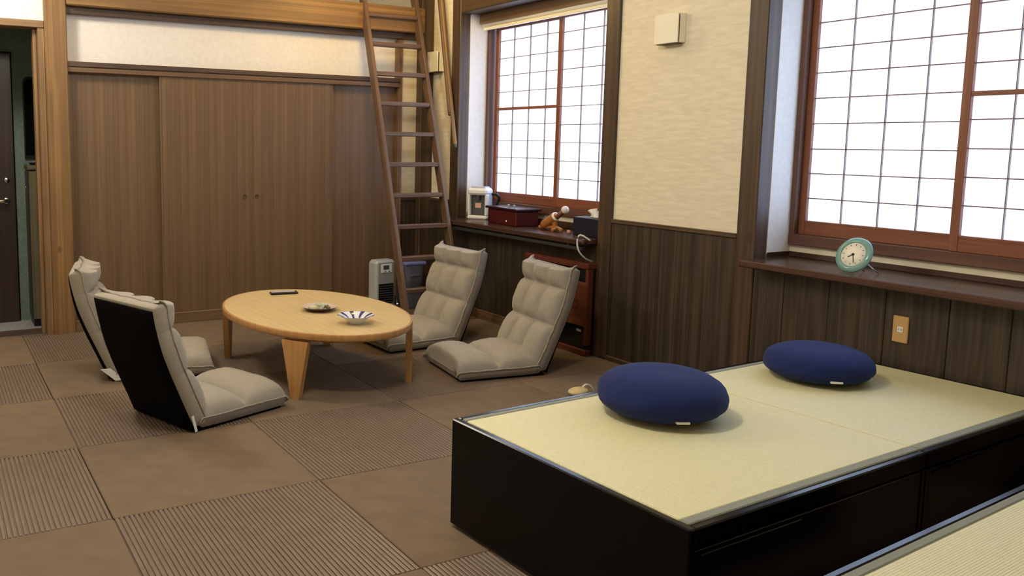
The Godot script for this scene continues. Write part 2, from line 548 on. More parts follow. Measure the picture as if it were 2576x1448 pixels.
func right_wall() -> void:
	var w := room("wall_right", "cream plaster window wall with dark plank wainscot")
	# solid masonry, in pieces round the two window bays
	var xo := 3.78
	part("plaster", box(Vector3(XW, 0.0, -4.7), Vector3(xo, 3.1, -2.835), 0.0, 2), M.plaster, w)
	part("plaster", box(Vector3(XW, 0.0, -1.145), Vector3(xo, 3.1, 0.045), 0.0, 2), M.plaster, w)
	part("plaster", box(Vector3(XW, 0.0, 1.73), Vector3(xo, 3.1, 4.4), 0.0, 2), M.plaster, w)
	part("plaster", box(Vector3(XW, 2.42, -2.835), Vector3(xo, 3.1, -1.145), 0.0, 2), M.plaster, w)
	part("plaster", box(Vector3(XW, 2.42, 0.045), Vector3(xo, 3.1, 1.73), 0.0, 2), M.plaster, w)
	for b in [[-2.835, -1.145, 0.735], [0.045, 1.73, 0.75]]:
		part("plaster", box(Vector3(XW + 0.03, 0.0, b[0]), Vector3(xo, b[2], b[1]), 0.0, 2), M.plaster, w)
		part("plaster", box(Vector3(3.57, 0.7, b[0]), Vector3(xo, 0.857, b[1]), 0.0, 2), M.plaster, w, "cream strip under the window")
	# planks: z from, z to, bottom, top
	for s in [[-3.262, -2.952, 0.07, 0.885], [-2.832, -1.15, 0.07, 0.738], [-1.028, -0.072, 0.0, 0.885], [0.05, 1.73, 0.0, 0.755], [1.85, 4.29, 0.0, 0.885]]:
		var z: float = s[0]
		while z < s[1] - 0.02:
			var d := rng.randf_range(0.18, 0.28)
			if s[1] - z - d < 0.1:
				d = s[1] - z
			part("plank", box(Vector3(XW - 0.014 + rng.randf() * 0.002, s[2], z), Vector3(XW + 0.03, s[3], z + d - 0.002), 0.003, 1), M.plank, w)
			z += d
	for s in [[-3.262, -2.952], [-1.028, -0.072], [1.85, 4.29]]:
		part("cap_rail", box(Vector3(XW - 0.022, 0.885, s[0]), Vector3(XW + 0.02, 0.91, s[1]), 0.003, 2), M.post, w)
	roompart("baseboard_right", box(Vector3(XW - 0.03, -0.005, -3.262), Vector3(XW + 0.02, 0.072, -1.15), 0.004, 2), M.rail, "brown baseboard along the window wall")
	roompart("baseboard_window", box(Vector3(XW - 0.026, -0.005, -1.028), Vector3(XW + 0.02, 0.03, -0.074), 0.004, 2), M.post, "low dark baseboard under the planks between the windows")
	var names := [["trim_8", -2.952, "dark post between the ladder and the far window"], ["trim_9", -1.15, "dark post at the near side of the far window"], ["trim_10", -0.072, "dark knotty post at the far side of the near window"], ["trim_11", 1.735, "dark post at the near end of the near window"]]
	for n in names:
		roompart(n[0], box(Vector3(XP, 0.0, n[1]), Vector3(XP + 0.098, 3.1, n[1] + 0.12), 0.005, 1), M.post, n[2])
	roompart("trim_12", box(Vector3(XP, 2.405, -2.832), Vector3(XP + 0.11, 2.52, -1.15), 0.005, 2), M.post, "dark lintel over the far window")
	roompart("trim_13", box(Vector3(XP, 2.405, 0.048), Vector3(XP + 0.11, 2.52, 1.735), 0.005, 2), M.post, "dark lintel over the near window")
	# window bays
	shoji_window("window_1", "far window with paper screens and a rolled blind", -2.832, -1.15, [
		[-2.782, -1.925, 3.598, [-2.548, -2.342, -2.138], [1.137, 1.269, 1.402, 1.535, 1.790, 1.923, 2.058, 2.195], 1.657],
		[-1.957, -1.10, 3.566, [-1.697, -1.493, -1.29], [1.124, 1.256, 1.388, 1.519, 1.652, 1.786, 1.917, 2.048, 2.181], 0.0]], 0.058)
	shoji_window("window_2", "near window with paper screens above the clock", 0.048, 1.735, [
		[0.072, 0.905, 3.588, [0.305, 0.497, 0.686], [1.106, 1.237, 1.366, 1.498, 1.63, 1.76, 1.888, 2.017, 2.147], 0.0],
		[0.865, 1.712, 3.556, [1.078, 1.265, 1.452], [1.121, 1.249, 1.376, 1.505, 1.752, 1.88, 2.009, 2.14], 1.618]], 0.045)
	# rolled blind under the head of the far window
	var rb := thing("rolled_blind", "beige rolled blind under the head of the far window", "blind", Vector3(3.50, 2.33, -1.99))
	part("roll", smooth(tube(mb(), [Vector3(0, 0, -0.82), Vector3(0, 0, 0.82)], 0.026, 16)), M.cream, rb)
	part("valance", box(Vector3(-0.045, 0.0, -0.825), Vector3(-0.03, 0.075, 0.825), 0.002, 2), M.rail, rb)
	part("bottom_bar", box(Vector3(-0.012, -0.048, -0.815), Vector3(0.008, -0.025, 0.815), 0.003, 2), M.cream, rb)
	# deep sills
	var s1 := thing("window_shelf", "dark glossy shelf along the bottom of the far window", "shelf", Vector3(3.33, 0.735, -1.99))
	part("board", box(Vector3(-0.195, 0.0, -0.838), Vector3(-0.048, 0.035, 0.845), 0.005, 2), M.shelf, s1)
	part("board", box(Vector3(-0.048, 0.0, -0.838), Vector3(0.236, 0.035, 0.838), 0.001, 2), M.shelf, s1)
	part("apron", box(Vector3(-0.175, -0.038, -0.83), Vector3(-0.14, -0.012, 0.84), 0.005, 2), plain(rgb(56, 54, 50), 0.4), s1, "grey rail under the shelf edge")
	for z in [-0.7, 0.0, 0.7]:
		part("bracket", box(Vector3(-0.17, -0.015, z - 0.012), Vector3(-0.02, 0.002, z + 0.012), 0.002, 0), M.dark_grey, s1)
	var s2 := thing("window_shelf", "dark glossy shelf under the near window, holding the clock", "shelf", Vector3(3.33, 0.755, 0.88))
	part("board", box(Vector3(-0.165, 0.0, -0.83), Vector3(0.236, 0.035, 0.85), 0.005, 2), M.shelf, s2)

# panels: from z, to z, x of face, muntin z list, muntin y list, y of a thick middle rail (0: none)
func shoji_window(called: String, label: String, z0: float, z1: float, panels: Array, st_w: float) -> void:
	var w := room(called, label)
	var x0 := 3.548
	# white reveals of the bay
	part("reveal", box(Vector3(XP + 0.098, 0.81, z0 - 0.004), Vector3(x0, 2.42, z0 + 0.002), 0.0, 1), M.white_plaster, w)
	part("reveal", box(Vector3(XP + 0.098, 0.81, z1 - 0.002), Vector3(x0, 2.42, z1 + 0.01), 0.0, 1), M.white_plaster, w)
	part("reveal", box(Vector3(XP + 0.11, 2.408, z0), Vector3(x0 + 0.01, 2.44, z1), 0.0, 2), M.dark_trim, w)
	part("foot_trim", box(Vector3(x0 + 0.007, 0.772 if z0 < -1.0 else 0.792, z0), Vector3(x0 + 0.03, 0.818, z1), 0.002, 2), M.shelf, w)
	part("foot_trim", box(Vector3(XP + 0.1, 0.772 if z0 < -1.0 else 0.792, z0 - 0.002), Vector3(x0 + 0.007, 0.818, z0 + 0.008), 0.002, 0), M.shelf, w)
	# fixed frame
	part("jamb", box(Vector3(x0, 0.857, z0), Vector3(3.70, 2.42, z0 + 0.03), 0.003, 1), M.jamb, w)
	part("jamb", box(Vector3(x0, 0.857, z1 - 0.03), Vector3(3.70, 2.42, z1), 0.003, 1), M.jamb, w)
	part("sill", box(Vector3(x0 - 0.003, 0.855, z0), Vector3(3.72, 0.912, z1), 0.003, 2), M.jamb, w)
	part("head", box(Vector3(x0, 2.335, z0), Vector3(3.70, 2.42, z1), 0.003, 2), M.jamb, w)
	var bot := 0.912
	var top := 2.335
	for q in panels:
		var x: float = q[2]
		var a: float = q[0]
		var b: float = q[1]
		var g := mb()
		bx(g, Vector3(x, bot, a), Vector3(x + 0.028, top, a + 0.04), 0.003, 1, off())
		bx(g, Vector3(x, bot, b - 0.04), Vector3(x + 0.028, top, b), 0.003, 1, off())
		bx(g, Vector3(x + 0.001, bot, a + 0.04), Vector3(x + 0.027, bot + 0.075, b - 0.04), 0.003, 2, off())
		bx(g, Vector3(x + 0.001, top - 0.05, a + 0.04), Vector3(x + 0.027, top, b - 0.04), 0.003, 2, off())
		if q[5] > 0.0:
			bx(g, Vector3(x + 0.002, q[5] - 0.011, a + 0.04), Vector3(x + 0.027, q[5] + 0.011, b - 0.04), 0.002, 2, off())
		var fr := part("screen_frame", g, M.shoji, w, "red-brown frame of a sliding paper screen")
		for z in q[3]:
			part("muntin", box(Vector3(x + 0.008, bot + 0.075, z - 0.0025), Vector3(x + 0.022, top - 0.05, z + 0.0025), 0.001, 1), M.muntin, fr)
		for y in q[4]:
			part("muntin", box(Vector3(x + 0.010, y - 0.003, a + 0.04), Vector3(x + 0.022, y + 0.003, b - 0.04), 0.001, 2), M.muntin, fr)
		var p := mb()
		poly(p, [Vector3(x + 0.023, bot + 0.04, a + 0.02), Vector3(x + 0.023, bot + 0.04, b - 0.02), Vector3(x + 0.023, top - 0.02, b - 0.02), Vector3(x + 0.023, top - 0.02, a + 0.02)], Vector3(-1, 0, 0), 0, 1, Vector2.ZERO, Transform3D.IDENTITY)
		part("paper", p, M.paper, fr, "backlit white shoji paper")

func vestibule() -> void:
	var fl := roompart("floor_entrance", box(Vector3(-0.95, -0.16, -4.7), Vector3(0.4, -0.06, -3.42), 0.0, 0), mottled(rgb(150, 152, 148), rgb(178, 180, 176), 131, 0.4, 0.7, 0.05, 0.02), "grey entrance floor")
	fl.set_meta("kind", "structure")
	var w := room("wall_entrance", "pale green entrance walls")
	part("plaster", box(Vector3(0.345, -0.1, -4.7), Vector3(0.4, 2.36, -3.40), 0.0, 1), M.green_plaster, w)
	part("plaster", box(Vector3(-1.0, -0.1, -4.7), Vector3(-0.92, 2.36, -3.46), 0.0, 1), M.green_plaster, w)
	part("plaster", box(Vector3(0.07, -0.1, -4.7), Vector3(0.345, 2.36, -4.16), 0.0, 1), M.green_plaster, w)
	part("plaster", box(Vector3(-0.92, 2.03, -4.7), Vector3(0.07, 2.36, -4.16), 0.0, 1), M.green_plaster, w)
	part("plaster", box(Vector3(-0.98, 2.3, -4.7), Vector3(0.4, 2.36, -3.46), 0.0, 0), M.white_plaster, w)
	# casing round the opening
	roompart("trim_14", box(Vector3(-0.8, 2.12, -3.44), Vector3(0.207, 2.168, -3.262), 0.004, 0), M.casing, "light brown head casing over the entrance")
	roompart("trim_15", box(Vector3(0.163, -0.02, -3.44), Vector3(0.207, 2.12, -3.268), 0.004, 1), M.casing, "light brown side casing of the entrance")
	roompart("trim_16", box(Vector3(0.138, -0.02, -3.42), Vector3(0.163, 2.12, -3.33), 0.003, 1), M.casing, "stop strip inside the entrance casing")
	roompart("trim_17", box(Vector3(-0.95, -0.10, -3.50), Vector3(0.207, 0.004, -3.285), 0.004, 0), M.dark_trim, "dark wooden threshold of the entrance")
	roompart("trim_18", box(Vector3(-0.82, -0.02, -3.44), Vector3(-0.775, 2.12, -3.262), 0.004, 1), M.casing, "far side casing of the entrance")
	# entrance door
	var d := room("door_5", "dark brown entrance door with a lever handle")
	d.position = Vector3(0.06, -0.06, -4.13)
	part("leaf", box(Vector3(-0.88, 0.0, -0.04), Vector3(0.0, 2.08, 0.0), 0.003, 1), M.front_door, d)
	for r in [[0.12, 0.75], [1.15, 1.95]]:
		for x in [[-0.42, -0.15], [-0.78, -0.48]]:
			part("raised_panel", box(Vector3(x[0], r[0], -0.01), Vector3(x[1], r[1], 0.012), 0.008, 1), M.front_door, d)
	var h := part("handle_plate", lathe([Vector2(0.026, 0.0), Vector2(0.026, 0.006), Vector2(0.02, 0.012), Vector2(0.001, 0.013)], 24), M.brass, d)
	h.transform = Transform3D(Basis(Vector3.RIGHT, PI / 2), Vector3(-0.065, 0.955, 0.0))
	part("lever", smooth(tube(mb(), bezier([Vector3(-0.065, 0.955, 0.0), Vector3(-0.067, 0.955, 0.045), Vector3(-0.10, 0.955, 0.055), Vector3(-0.18, 0.957, 0.055)], 14), 0.015, 12)), M.brass, d)
	part("lock", lathe([Vector2(0.024, 0.0), Vector2(0.022, 0.01), Vector2(0.01, 0.014), Vector2(0.001, 0.014)], 24), M.chrome, d).transform = Transform3D(Basis(Vector3.RIGHT, PI / 2), Vector3(-0.06, 1.115, 0.0))
	# shoe cabinet
	var c := thing("shoe_cabinet", "tall narrow grey-brown shoe cabinet inside the entrance", "cabinet", Vector3(0.235, -0.06, -3.98))
	var cm := wood(rgb(92, 84, 66), rgb(124, 114, 92), 137, 0.3, 1.6, 0.5, 0.6, 0.0)
	part("plinth", box(Vector3(-0.095, 0.0, -0.12), Vector3(0.095, 0.06, 0.1), 0.003, 0), M.black, c)
	part("body", box(Vector3(-0.105, 0.06, -0.13), Vector3(0.105, 1.19, 0.115), 0.003, 1), M.front_door, c)
	part("side_panel", box(Vector3(-0.1, 0.062, 0.115), Vector3(0.105, 1.19, 0.125), 0.002, 1), cm, c)
	part("top_gap", box(Vector3(-0.1, 1.19, -0.125), Vector3(0.1, 1.2, 0.115), 0.001, 0), M.black, c)
	part("top_board", box(Vector3(-0.108, 1.2, -0.13), Vector3(0.105, 1.235, 0.125), 0.003, 0), cm, c)
	part("handle", smooth(tube(mb(), [Vector3(-0.118, 1.07, 0.02), Vector3(-0.118, 1.07, 0.09)], 0.006, 8)), M.chrome, c)
	var t := thing("small_tray", "small dark tray on top of the shoe cabinet", "tray", Vector3(0.2, 1.175, -3.95))
	part("dish", lathe([Vector2(0.001, 0.0), Vector2(0.04, 0.0), Vector2(0.055, 0.015), Vector2(0.052, 0.017), Vector2(0.038, 0.006), Vector2(0.001, 0.006)], 24, 1.0, 1.4), M.black, t)
	var mr := thing("wall_mirror", "narrow dark mirror with a rounded top on the entrance wall", "mirror", Vector3(0.19, 1.22, -4.148))
	var out := PackedVector2Array([Vector2(-0.05, 0.0), Vector2(0.05, 0.0)])
	for k in 13:
		out.append(Vector2(cos(PI * k / 12) * 0.05, 0.58 + sin(PI * k / 12) * 0.05))
	part("frame", prism(out, 0.02), M.black, mr)
	var inn := PackedVector2Array()
	for v in out:
		inn.append(Vector2(v.x * 0.8, 0.025 + v.y * 0.93))
	part("glass", prism(inn, 0.004, Transform3D(Basis(), Vector3(0, 0, 0.011))), plain(rgb(60, 64, 66), 0.1, 0.9), mr)

# ------------------------------------------------------------------ raised tatami units
func platform(at: Vector3, turn: float, wd: float, dp: float, label: String, join_left: bool, join_right: bool) -> void:
	var h := 0.40
	var t := thing("tatami_platform", label, "platform", at, turn, "raised tatami units")
	# where two units meet, the mats touch and the panels stop below them
	var x0 := 0.004 if join_left else 0.028
	var x1 := wd - (0.0005 if join_right else 0.024)
	part("side_panel", box(Vector3(0.0, 0.012, 0.0), Vector3(0.025, h - (0.06 if join_left else 0.0), dp), 0.004, 2), M.lacquer, t)
	part("side_panel", box(Vector3(wd - 0.022, 0.012, 0.0), Vector3(wd - 0.001, h - (0.06 if join_right else 0.0), dp), 0.003, 2), M.lacquer, t)
	part("back_panel", box(Vector3(x0 - 0.001, 0.012, 0.0), Vector3(x1, h, 0.02), 0.003, 0), M.lacquer, t)
	part("top_rail", box(Vector3(x0 - 0.0005, h - 0.057, dp - 0.024), Vector3(x1, h - 0.002, dp - 0.002), 0.004, 0), M.lacquer, t)
	var dr := part("drawer_front", box(Vector3(0.028, 0.03, dp - 0.022), Vector3(wd - 0.024, h - 0.064, dp - 0.003), 0.002, 0), M.lacquer, t)
	part("finger_lip", box(Vector3(wd * 0.04, h - 0.082, dp - 0.004), Vector3(wd * 0.42, h - 0.075, dp + 0.003), 0.002, 0), M.lacquer, dr)
	part("inner_body", box(Vector3(0.026, 0.0, 0.02), Vector3(wd - 0.023, h - 0.06, dp - 0.03), 0.0, 0), M.black, t)
	var m := part("mat", box(Vector3(x0, h - 0.055, 0.05), Vector3(x1, h + 0.001, dp - 0.058), 0.003, 2), M.rush, t, "pale green-gold rush mat")
	for z in [[0.023, 0.05], [dp - 0.058, dp - 0.026]]:
		part("cloth_border", box(Vector3(x0, h - 0.055, z[0]), Vector3(x1, h + 0.002, z[1]), 0.003, 0), M.heri, m, "grey cloth edging")

func platforms() -> void:
	var th := 3.4
	var o := Vector3(1.068, 0, 0.598)
	var u := Vector3(cos(deg_to_rad(th)), 0, -sin(deg_to_rad(th)))
	platform(o, th, 1.145, 1.03, "raised tatami unit with black lacquered sides, under the nearer blue cushion", false, true)
	platform(o + u * 1.147, th, 1.02, 1.03, "raised tatami unit against the window wall, under the farther blue cushion", true, false)
	var th2 := 4.7
	var o2 := Vector3(1.13, 0, 1.934)
	platform(o2, th2, 1.20, 1.03, "raised tatami unit cut off by the lower right edge of the photo", false, false)

# ------------------------------------------------------------------ oval table
func table() -> void:
	var t := thing("low_table", "oval low oak table between the floor chairs", "table", Vector3(1.49, 0, -1.61), 3.0)
	var a := 0.508
	var b := 0.765
	var h := 0.37
	var seg := 96
	# top disc, flat, grain along the long axis
	var st := mb()
	var o := off()
	var rim := []
	for k in seg:
		var g := TAU * k / seg
		rim.append(Vector3(cos(g) * (a - 0.012), h, sin(g) * (b - 0.012)))
	for k in seg:
		tri(st, Vector3(0, h, 0), rim[k], rim[(k + 1) % seg], Vector3.UP, o, Vector2(rim[k].x, rim[k].z) + o, Vector2(rim[(k + 1) % seg].x, rim[(k + 1) % seg].z) + o, Transform3D.IDENTITY)
	part("table_top", st, M.oak, t)
	var rows := []
	for p in [Vector2(-0.30, h - 0.034), Vector2(-0.008, h - 0.037), Vector2(-0.003, h - 0.036), Vector2(0.0, h - 0.033), Vector2(0.0, h - 0.004), Vector2(-0.001, h - 0.001), Vector2(-0.004, h), Vector2(-0.012, h)]:
		var r := []
		for k in seg:
			var g := TAU * k / seg
			r.append(Vector3(cos(g) * (a + p.x), p.y, sin(g) * (b + p.x)))
		rows.append(r)
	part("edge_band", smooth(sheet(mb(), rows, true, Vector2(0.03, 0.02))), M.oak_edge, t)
	rows = []
	for p in [Vector2(-0.34, h - 0.05), Vector2(-0.05, h - 0.052), Vector2(-0.045, h - 0.05), Vector2(-0.045, h - 0.03)]:
		var r := []
		for k in seg:
			var g := TAU * k / seg
			r.append(Vector3(cos(g) * (a + p.x), p.y, sin(g) * (b + p.x)))
		rows.append(r)
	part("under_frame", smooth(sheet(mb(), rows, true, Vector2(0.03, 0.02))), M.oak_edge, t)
	for sx in [-1, 1]:
		for sz in [-1, 1]:
			var c := Vector3(sx * 0.358, 0, sz * 0.508)
			var tang := Vector3(-c.z / (b * b) , 0, c.x / (a * a)).normalized()
			var ba := Basis(tang, Vector3.UP, tang.cross(Vector3.UP))
			var outl := PackedVector2Array([Vector2(-0.024, 0), Vector2(0.024, 0), Vector2(0.082, h - 0.05), Vector2(-0.082, h - 0.05)])
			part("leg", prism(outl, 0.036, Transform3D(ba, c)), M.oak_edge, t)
	# things on it
	var r := thing("remote_control", "black remote control at the far side of the oval table", "remote control", Vector3(1.515, h, -2.17), -8)
	part("body", box(Vector3(-0.092, 0.0, -0.025), Vector3(0.092, 0.017, 0.025), 0.005, 0), M.black, r)
	part("top_plate", box(Vector3(-0.088, 0.0165, -0.0225), Vector3(0.07, 0.0200, 0.0225), 0.001, 0), plain(rgb(196, 194, 202), 0.2), r)
	for i in 7:
		for k in 3:
			part("button", lathe([Vector2(0.0035, 0.0195), Vector2(0.003, 0.0207), Vector2(0.0005, 0.021)], 10), M.grey_plastic, r).position = Vector3(-0.07 + i * 0.017, 0, -0.013 + k * 0.013)
	var p := thing("sweets_plate", "shallow lacquer plate holding wrapped sweets on the oval table", "plate", Vector3(1.505, h, -1.56))
	var dish := []
	for q in [Vector2(0.002, 0.001), Vector2(0.05, 0.0), Vector2(0.078, 0.008), Vector2(0.103, 0.022), Vector2(0.107, 0.027)]:
		dish.append(q)
	part("underside", lathe(dish, 48), plain(rgb(70, 16, 14), 0.25), p, "dark red lacquer underside")
	part("inside", lathe([Vector2(0.107, 0.027), Vector2(0.100, 0.0255), Vector2(0.072, 0.011), Vector2(0.05, 0.005), Vector2(0.002, 0.0045)], 48), plain(rgb(208, 188, 178), 0.35), p, "pinkish white inside")
	var spots := [Vector3(-0.03, 0.006, -0.01), Vector3(0.025, 0.006, -0.02), Vector3(0.0, 0.006, 0.03), Vector3(0.045, 0.007, 0.022), Vector3(0.002, 0.02, -0.008)]
	var cols := [rgb(206, 208, 168), rgb(112, 116, 84), rgb(166, 174, 156), rgb(104, 106, 74), rgb(176, 182, 150)]
	var lab := ["pale cream wrapped sweet at the left of the plate", "olive wrapped sweet at the back of the plate", "silvery wrapped sweet at the front of the plate", "dark olive wrapped sweet at the right of the plate", "light green wrapped sweet on top of the others"]
	for i in 5:
		var s := thing("wrapped_sweet", lab[i], "sweet", Vector3(1.505, h, -1.56) + spots[i], -20 + i * 34.0, "sweets on the plate")
		var prof := []
		for k in 9:
			var v := k / 8.0
			prof.append(Vector2(0.013 * sin(PI * clampf(v, 0.03, 0.97)) ** 0.5, (v - 0.5) * 0.055))
		var wr := plain(cols[i], 0.4)
		part("wrapper", lathe(prof, 16, 1.0, 0.85), wr, s).transform = Transform3D(Basis(Vector3.BACK, PI / 2), Vector3(0, 0.012, 0))
		for e in [-1, 1]:
			part("twist_end", prism(PackedVector2Array([Vector2(0, -0.003), Vector2(e * 0.016, -0.01), Vector2(e * 0.013, 0.0), Vector2(e * 0.016, 0.011), Vector2(0, 0.003)]), 0.003, Transform3D(Basis(Vector3.RIGHT, 0.6), Vector3(e * 0.024, 0.012, 0))), wr, s)
	# petal bowl: white with blue wedges between the petals
	var bw := thing("petal_bowl", "white bowl with blue petal pattern near the front of the oval table", "bowl", Vector3(1.535, h, -1.13))
	var seg2 := 96
	var prof2 := [Vector2(0.001, 0.004), Vector2(0.03, 0.004), Vector2(0.033, 0.0), Vector2(0.037, 0.0), Vector2(0.04, 0.006), Vector2(0.052, 0.02), Vector2(0.07, 0.035), Vector2(0.098, 0.047), Vector2(0.104, 0.0495)]
	var inner := [Vector2(0.104, 0.0495), Vector2(0.102, 0.051), Vector2(0.094, 0.049), Vector2(0.082, 0.0445), Vector2(0.068, 0.0385), Vector2(0.056, 0.030), Vector2(0.046, 0.021), Vector2(0.035, 0.011), Vector2(0.02, 0.007), Vector2(0.001, 0.006)]
	var porcelain := plain(rgb(226, 228, 236), 0.2)
	part("outside", lathe(prof2, seg2), porcelain, bw)
	var im := Image.create(256, 64, false, Image.FORMAT_RGB8)
	for y in 64:
		for x in 256:
			var ph := absf(fposmod(x / 256.0 * 9.0, 1.0) - 0.5) * 2.0
			var v := y / 63.0
			var blue := ph > 0.62 + 0.25 * absf(v - 0.35) and v < 0.85
			if v < 0.06:
				blue = true
			im.set_pixel(x, y, rgb(58, 66, 108) if blue else rgb(230, 232, 240))
	var pm := StandardMaterial3D.new()
	pm.albedo_texture = ImageTexture.create_from_image(im)
	pm.roughness = 0.2
	var irows := []
	for q in inner:
		var rr := []
		for k in seg2 + 1:
			var g := TAU * k / seg2
			rr.append(Vector3(cos(g) * q.x, q.y, sin(g) * q.x))
		irows.append(rr)
	part("inside", smooth(sheet(mb(), irows, false, Vector2(1.0 / seg2, 1.0 / (inner.size() - 1)))), pm, bw, "white inside with blue wedges between petals")

# ------------------------------------------------------------------ floor chairs
# quilted pad: spine is a list of (x, y) along one face, fill on the side of its left normal
func curve2(pts: Array, t: float) -> Vector2:
	var n := pts.size() - 1
	var f := clampf(t, 0, 1) * n
	var i := mini(int(f), n - 1)
	var a: Vector2 = pts[i]
	var b: Vector2 = pts[i + 1]
	return a.cubic_interpolate(b, pts[maxi(i - 1, 0)], pts[mini(i + 2, n)], f - i)

func pad(spine: Array, hw: float, rows: Array, cols: int, edge: float, bulge: float, side: float, ears: float, tip: float, noise: FastNoiseLite) -> Array:
	var ns := 84
	var nw := 40
	var grid := []
	var seam_l := []
	var seam_r := []
	for i in ns + 1:
		var l := i / float(ns)
		var c := curve2(spine, l)
		var tg := (curve2(spine, l + 0.01) - curve2(spine, l - 0.01)).normalized()
		var nn := Vector2(-tg.y, tg.x) * side
		var rf := 0.0
		for k in rows.size() - 1:
			if l >= rows[k] and l <= rows[k + 1]:
				var u: float = (l - rows[k]) / (rows[k + 1] - rows[k])
				rf = pow(maxf(0.0, 1.0 - pow(absf(2 * u - 1), 2.4)), 0.38)
		var e0 := pow(clampf(l / 0.035, 0.0, 1.0), 0.5)
		var e1 := pow(clampf((1.0 - l) / 0.06, 0.0, 1.0), 0.5)
		var cl := minf(e0, e1)
		var ring := []
		for j in nw + 1:
			var w := (j / float(nw) * 2 - 1)
			var aw := absf(w)
			var pil := pow(maxf(0.0, 1.0 - pow(aw, 4.0)), 0.5)
			var gr := 1.0
			for k in range(1, cols):
				var d := absf(w - (2.0 * k / cols - 1)) * hw
				gr = minf(gr, 1.0 - 0.9 * exp(-pow(d / 0.02, 0.8)))
			var t := edge * (0.45 + 0.55 * cl) + bulge * pil * gr * rf * (0.35 + 0.65 * cl)
			var out := 1.0 + 0.02 * rf
			var ear := ears * pow(aw, 10.0) * pow(clampf(1.0 - (1.0 - l) / 0.09, 0.0, 1.0), 1.5)
			var tp := tip * pow(aw, 6.0) * pow(clampf(1.0 - l / 0.08, 0.0, 1.0), 1.5)
			var p2 := c + nn * t + tg * (ear - tp)
			var p := Vector3(p2.x, p2.y, w * hw * out)
			p += Vector3(nn.x, nn.y, 0) * noise.get_noise_3d(p.x * 40, p.y * 40, p.z * 40) * 0.004
			ring.append(p)
			if j == 0:
				seam_l.append(p + Vector3(0, 0, -0.002))
			if j == nw:
				seam_r.append(p + Vector3(0, 0, 0.002))
		for j in 9:
			var w := 1.0 - j / 8.0 * 2
			var inset := edge * 0.5 * (1.0 - cl)
			var p2 := c + nn * inset
			ring.append(Vector3(p2.x, p2.y, w * hw * 0.985))
		grid.append(ring)
	return [grid, seam_l, seam_r]

func capped(grid: Array, flip: bool) -> SurfaceTool:
	for e in [0, grid.size() - 1]:
		var c := Vector3.ZERO
		for p in grid[e]:
			c += p
		c /= grid[e].size()
		# close each end with a ring shrunk to the middle line of the seam
		var ring := []
		for p in grid[e]:
			ring.append(Vector3(lerpf(c.x, p.x, 0.15), lerpf(c.y, p.y, 0.15), p.z * 0.97))
		if e == 0:
			grid.push_front(ring)
		else:
			grid.append(ring)
	return smooth(sheet(mb(), grid, true, Vector2(0.01, 0.01), flip))

